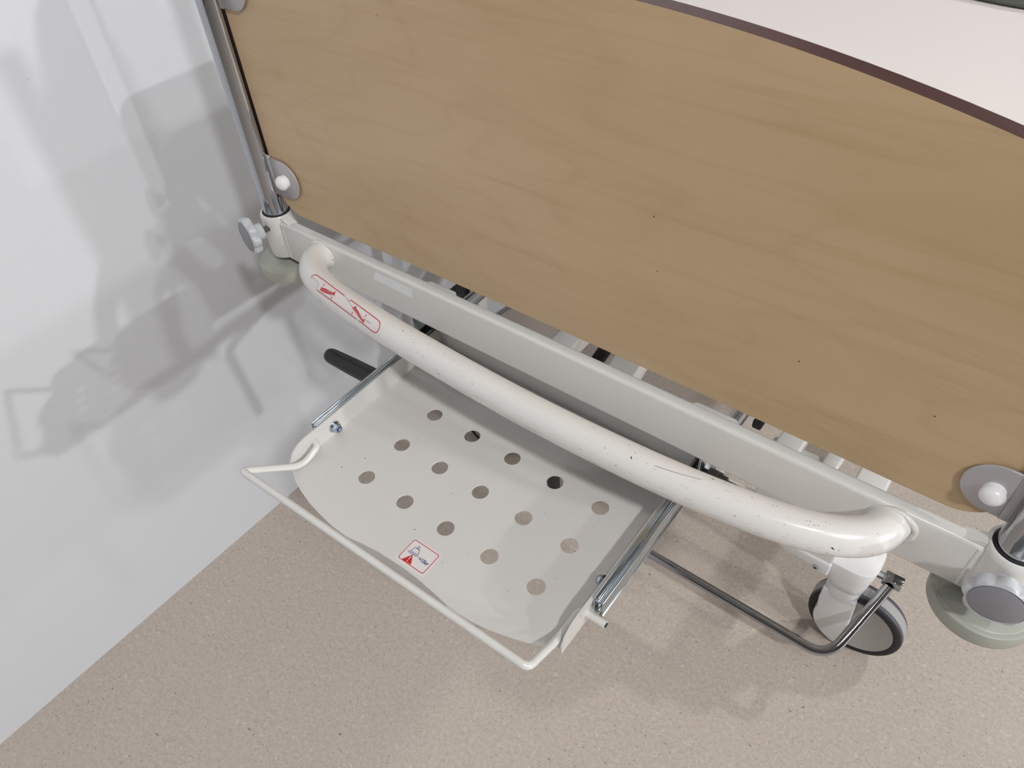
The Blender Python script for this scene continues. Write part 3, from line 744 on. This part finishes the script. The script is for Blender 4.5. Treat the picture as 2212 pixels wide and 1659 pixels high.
q = MB(); q.tube(fillet([(.2605, .077, .44), (.2635, .071, .53), (.2675, .066, .60), (.27, .20, .645)], .02), .0088, 20)
q.build('rubber_hose', 'rubber', bed)
# platform of the bed
q = MB(); q.box((-.06, .07, .772), (-.03, 1.95, .818)); q.build('frame_side_rail', 'cream', bed, bevel=.004, seg=3)
q = MB(); q.box((.65, .07, .772), (.68, 1.95, .818)); q.build('frame_side_rail', 'cream', bed, bevel=.004, seg=3)
q = MB(); q.box((-.06, .06, .836), (.68, 1.96, .842)); q.build('mattress_platform', 'cream', bed, bevel=.001, seg=1)
for x in (-.045, .665):
    for y in (.12, 1.0, 1.9):
        q = MB(); q.box((x-.01, y, .817), (x+.01, y+.04, .837)); q.build('platform_spacer', 'cream', bed)
for x in (-.05, .57):
    q = MB(); q.box((x, 1.2, .262), (x+.05, 1.24, .774)); q.build('lift_column', 'cream', bed, bevel=.004)
    q = MB(); q.box((-.03 if x < .3 else x, 1.2, .775), (x+.05 if x < .3 else .65, 1.24, .815)); q.build('lift_bracket', 'cream', bed, bevel=.003)

# ------------------------------------------------------------------ mattress and blanket
def soft_box(name, a, b_, r, mat, amp=0.0, nx=40, ny=60):
    q = MB(); q.box(a, b_); me = q.mesh(name, r, 5)
    o = link(name, me, None, smooth=True, mats=[mat]); return o
mt = soft_box('mattress', (-.045, .035, .843), (.665, 1.93, .955), .025, 'sheet')
tag(mt, 'bright mattress under a white sheet lying behind the maple foot panel', 'mattress')
q = MB(); nx, ny = 36, 24; vs = []; fs = []
random.seed(3)
for j in range(ny+1):
    for i in range(nx+1):
        x = -.04+.70*i/nx; y = .640-.030*(x-.3)+.62*j/ny
        e = min(1, j/1.5); edge = .012*e
        z = .957+edge+.004*math.sin(x*21+j*.5)*e+.003*math.sin(x*47+y*30)*e
        vs.append((x, y+.004*math.sin(x*33), z))
fs = [(j*(nx+1)+i, j*(nx+1)+i+1, (j+1)*(nx+1)+i+1, (j+1)*(nx+1)+i) for j in range(ny) for i in range(nx)]
q.add(vs, fs); me = q.mesh('blanket')
bl = link('blanket', me, None, smooth=True, mats=['blanket'])
so = bl.modifiers.new('thickness', 'SOLIDIFY'); so.thickness = .006; so.offset = 1
tag(bl, 'dark grey-green blanket spread over the mattress beyond the foot panel', 'blanket')

PART_LABELS = {'foot_panel': 'maple-look laminate panel with a dark edge band', 'post': 'chrome post', 'brake_bar': 'chrome foot bar bent into a U', 'corner_buffer': 'grey-green rubber buffer disc',
    'crank_grip': 'black plastic crank grip', 'beam_label': 'blank white label strip', 'bumper_bar': 'scuffed cream tube bowed outwards', 'pull_out_tray': 'white tray with fifteen round holes',
    'position_sticker': 'torn sticker with red outline and two red lying figures', 'load_sticker': 'red framed sticker with weight symbol and =15kg', 'wire_bail': 'white bent wire bail', 'slide_rail': 'zinc plated slide'}
for o in bpy.data.objects:
    n = o.name.split('.')[0]
    if n in PART_LABELS and o.parent: o['label'] = PART_LABELS[n]
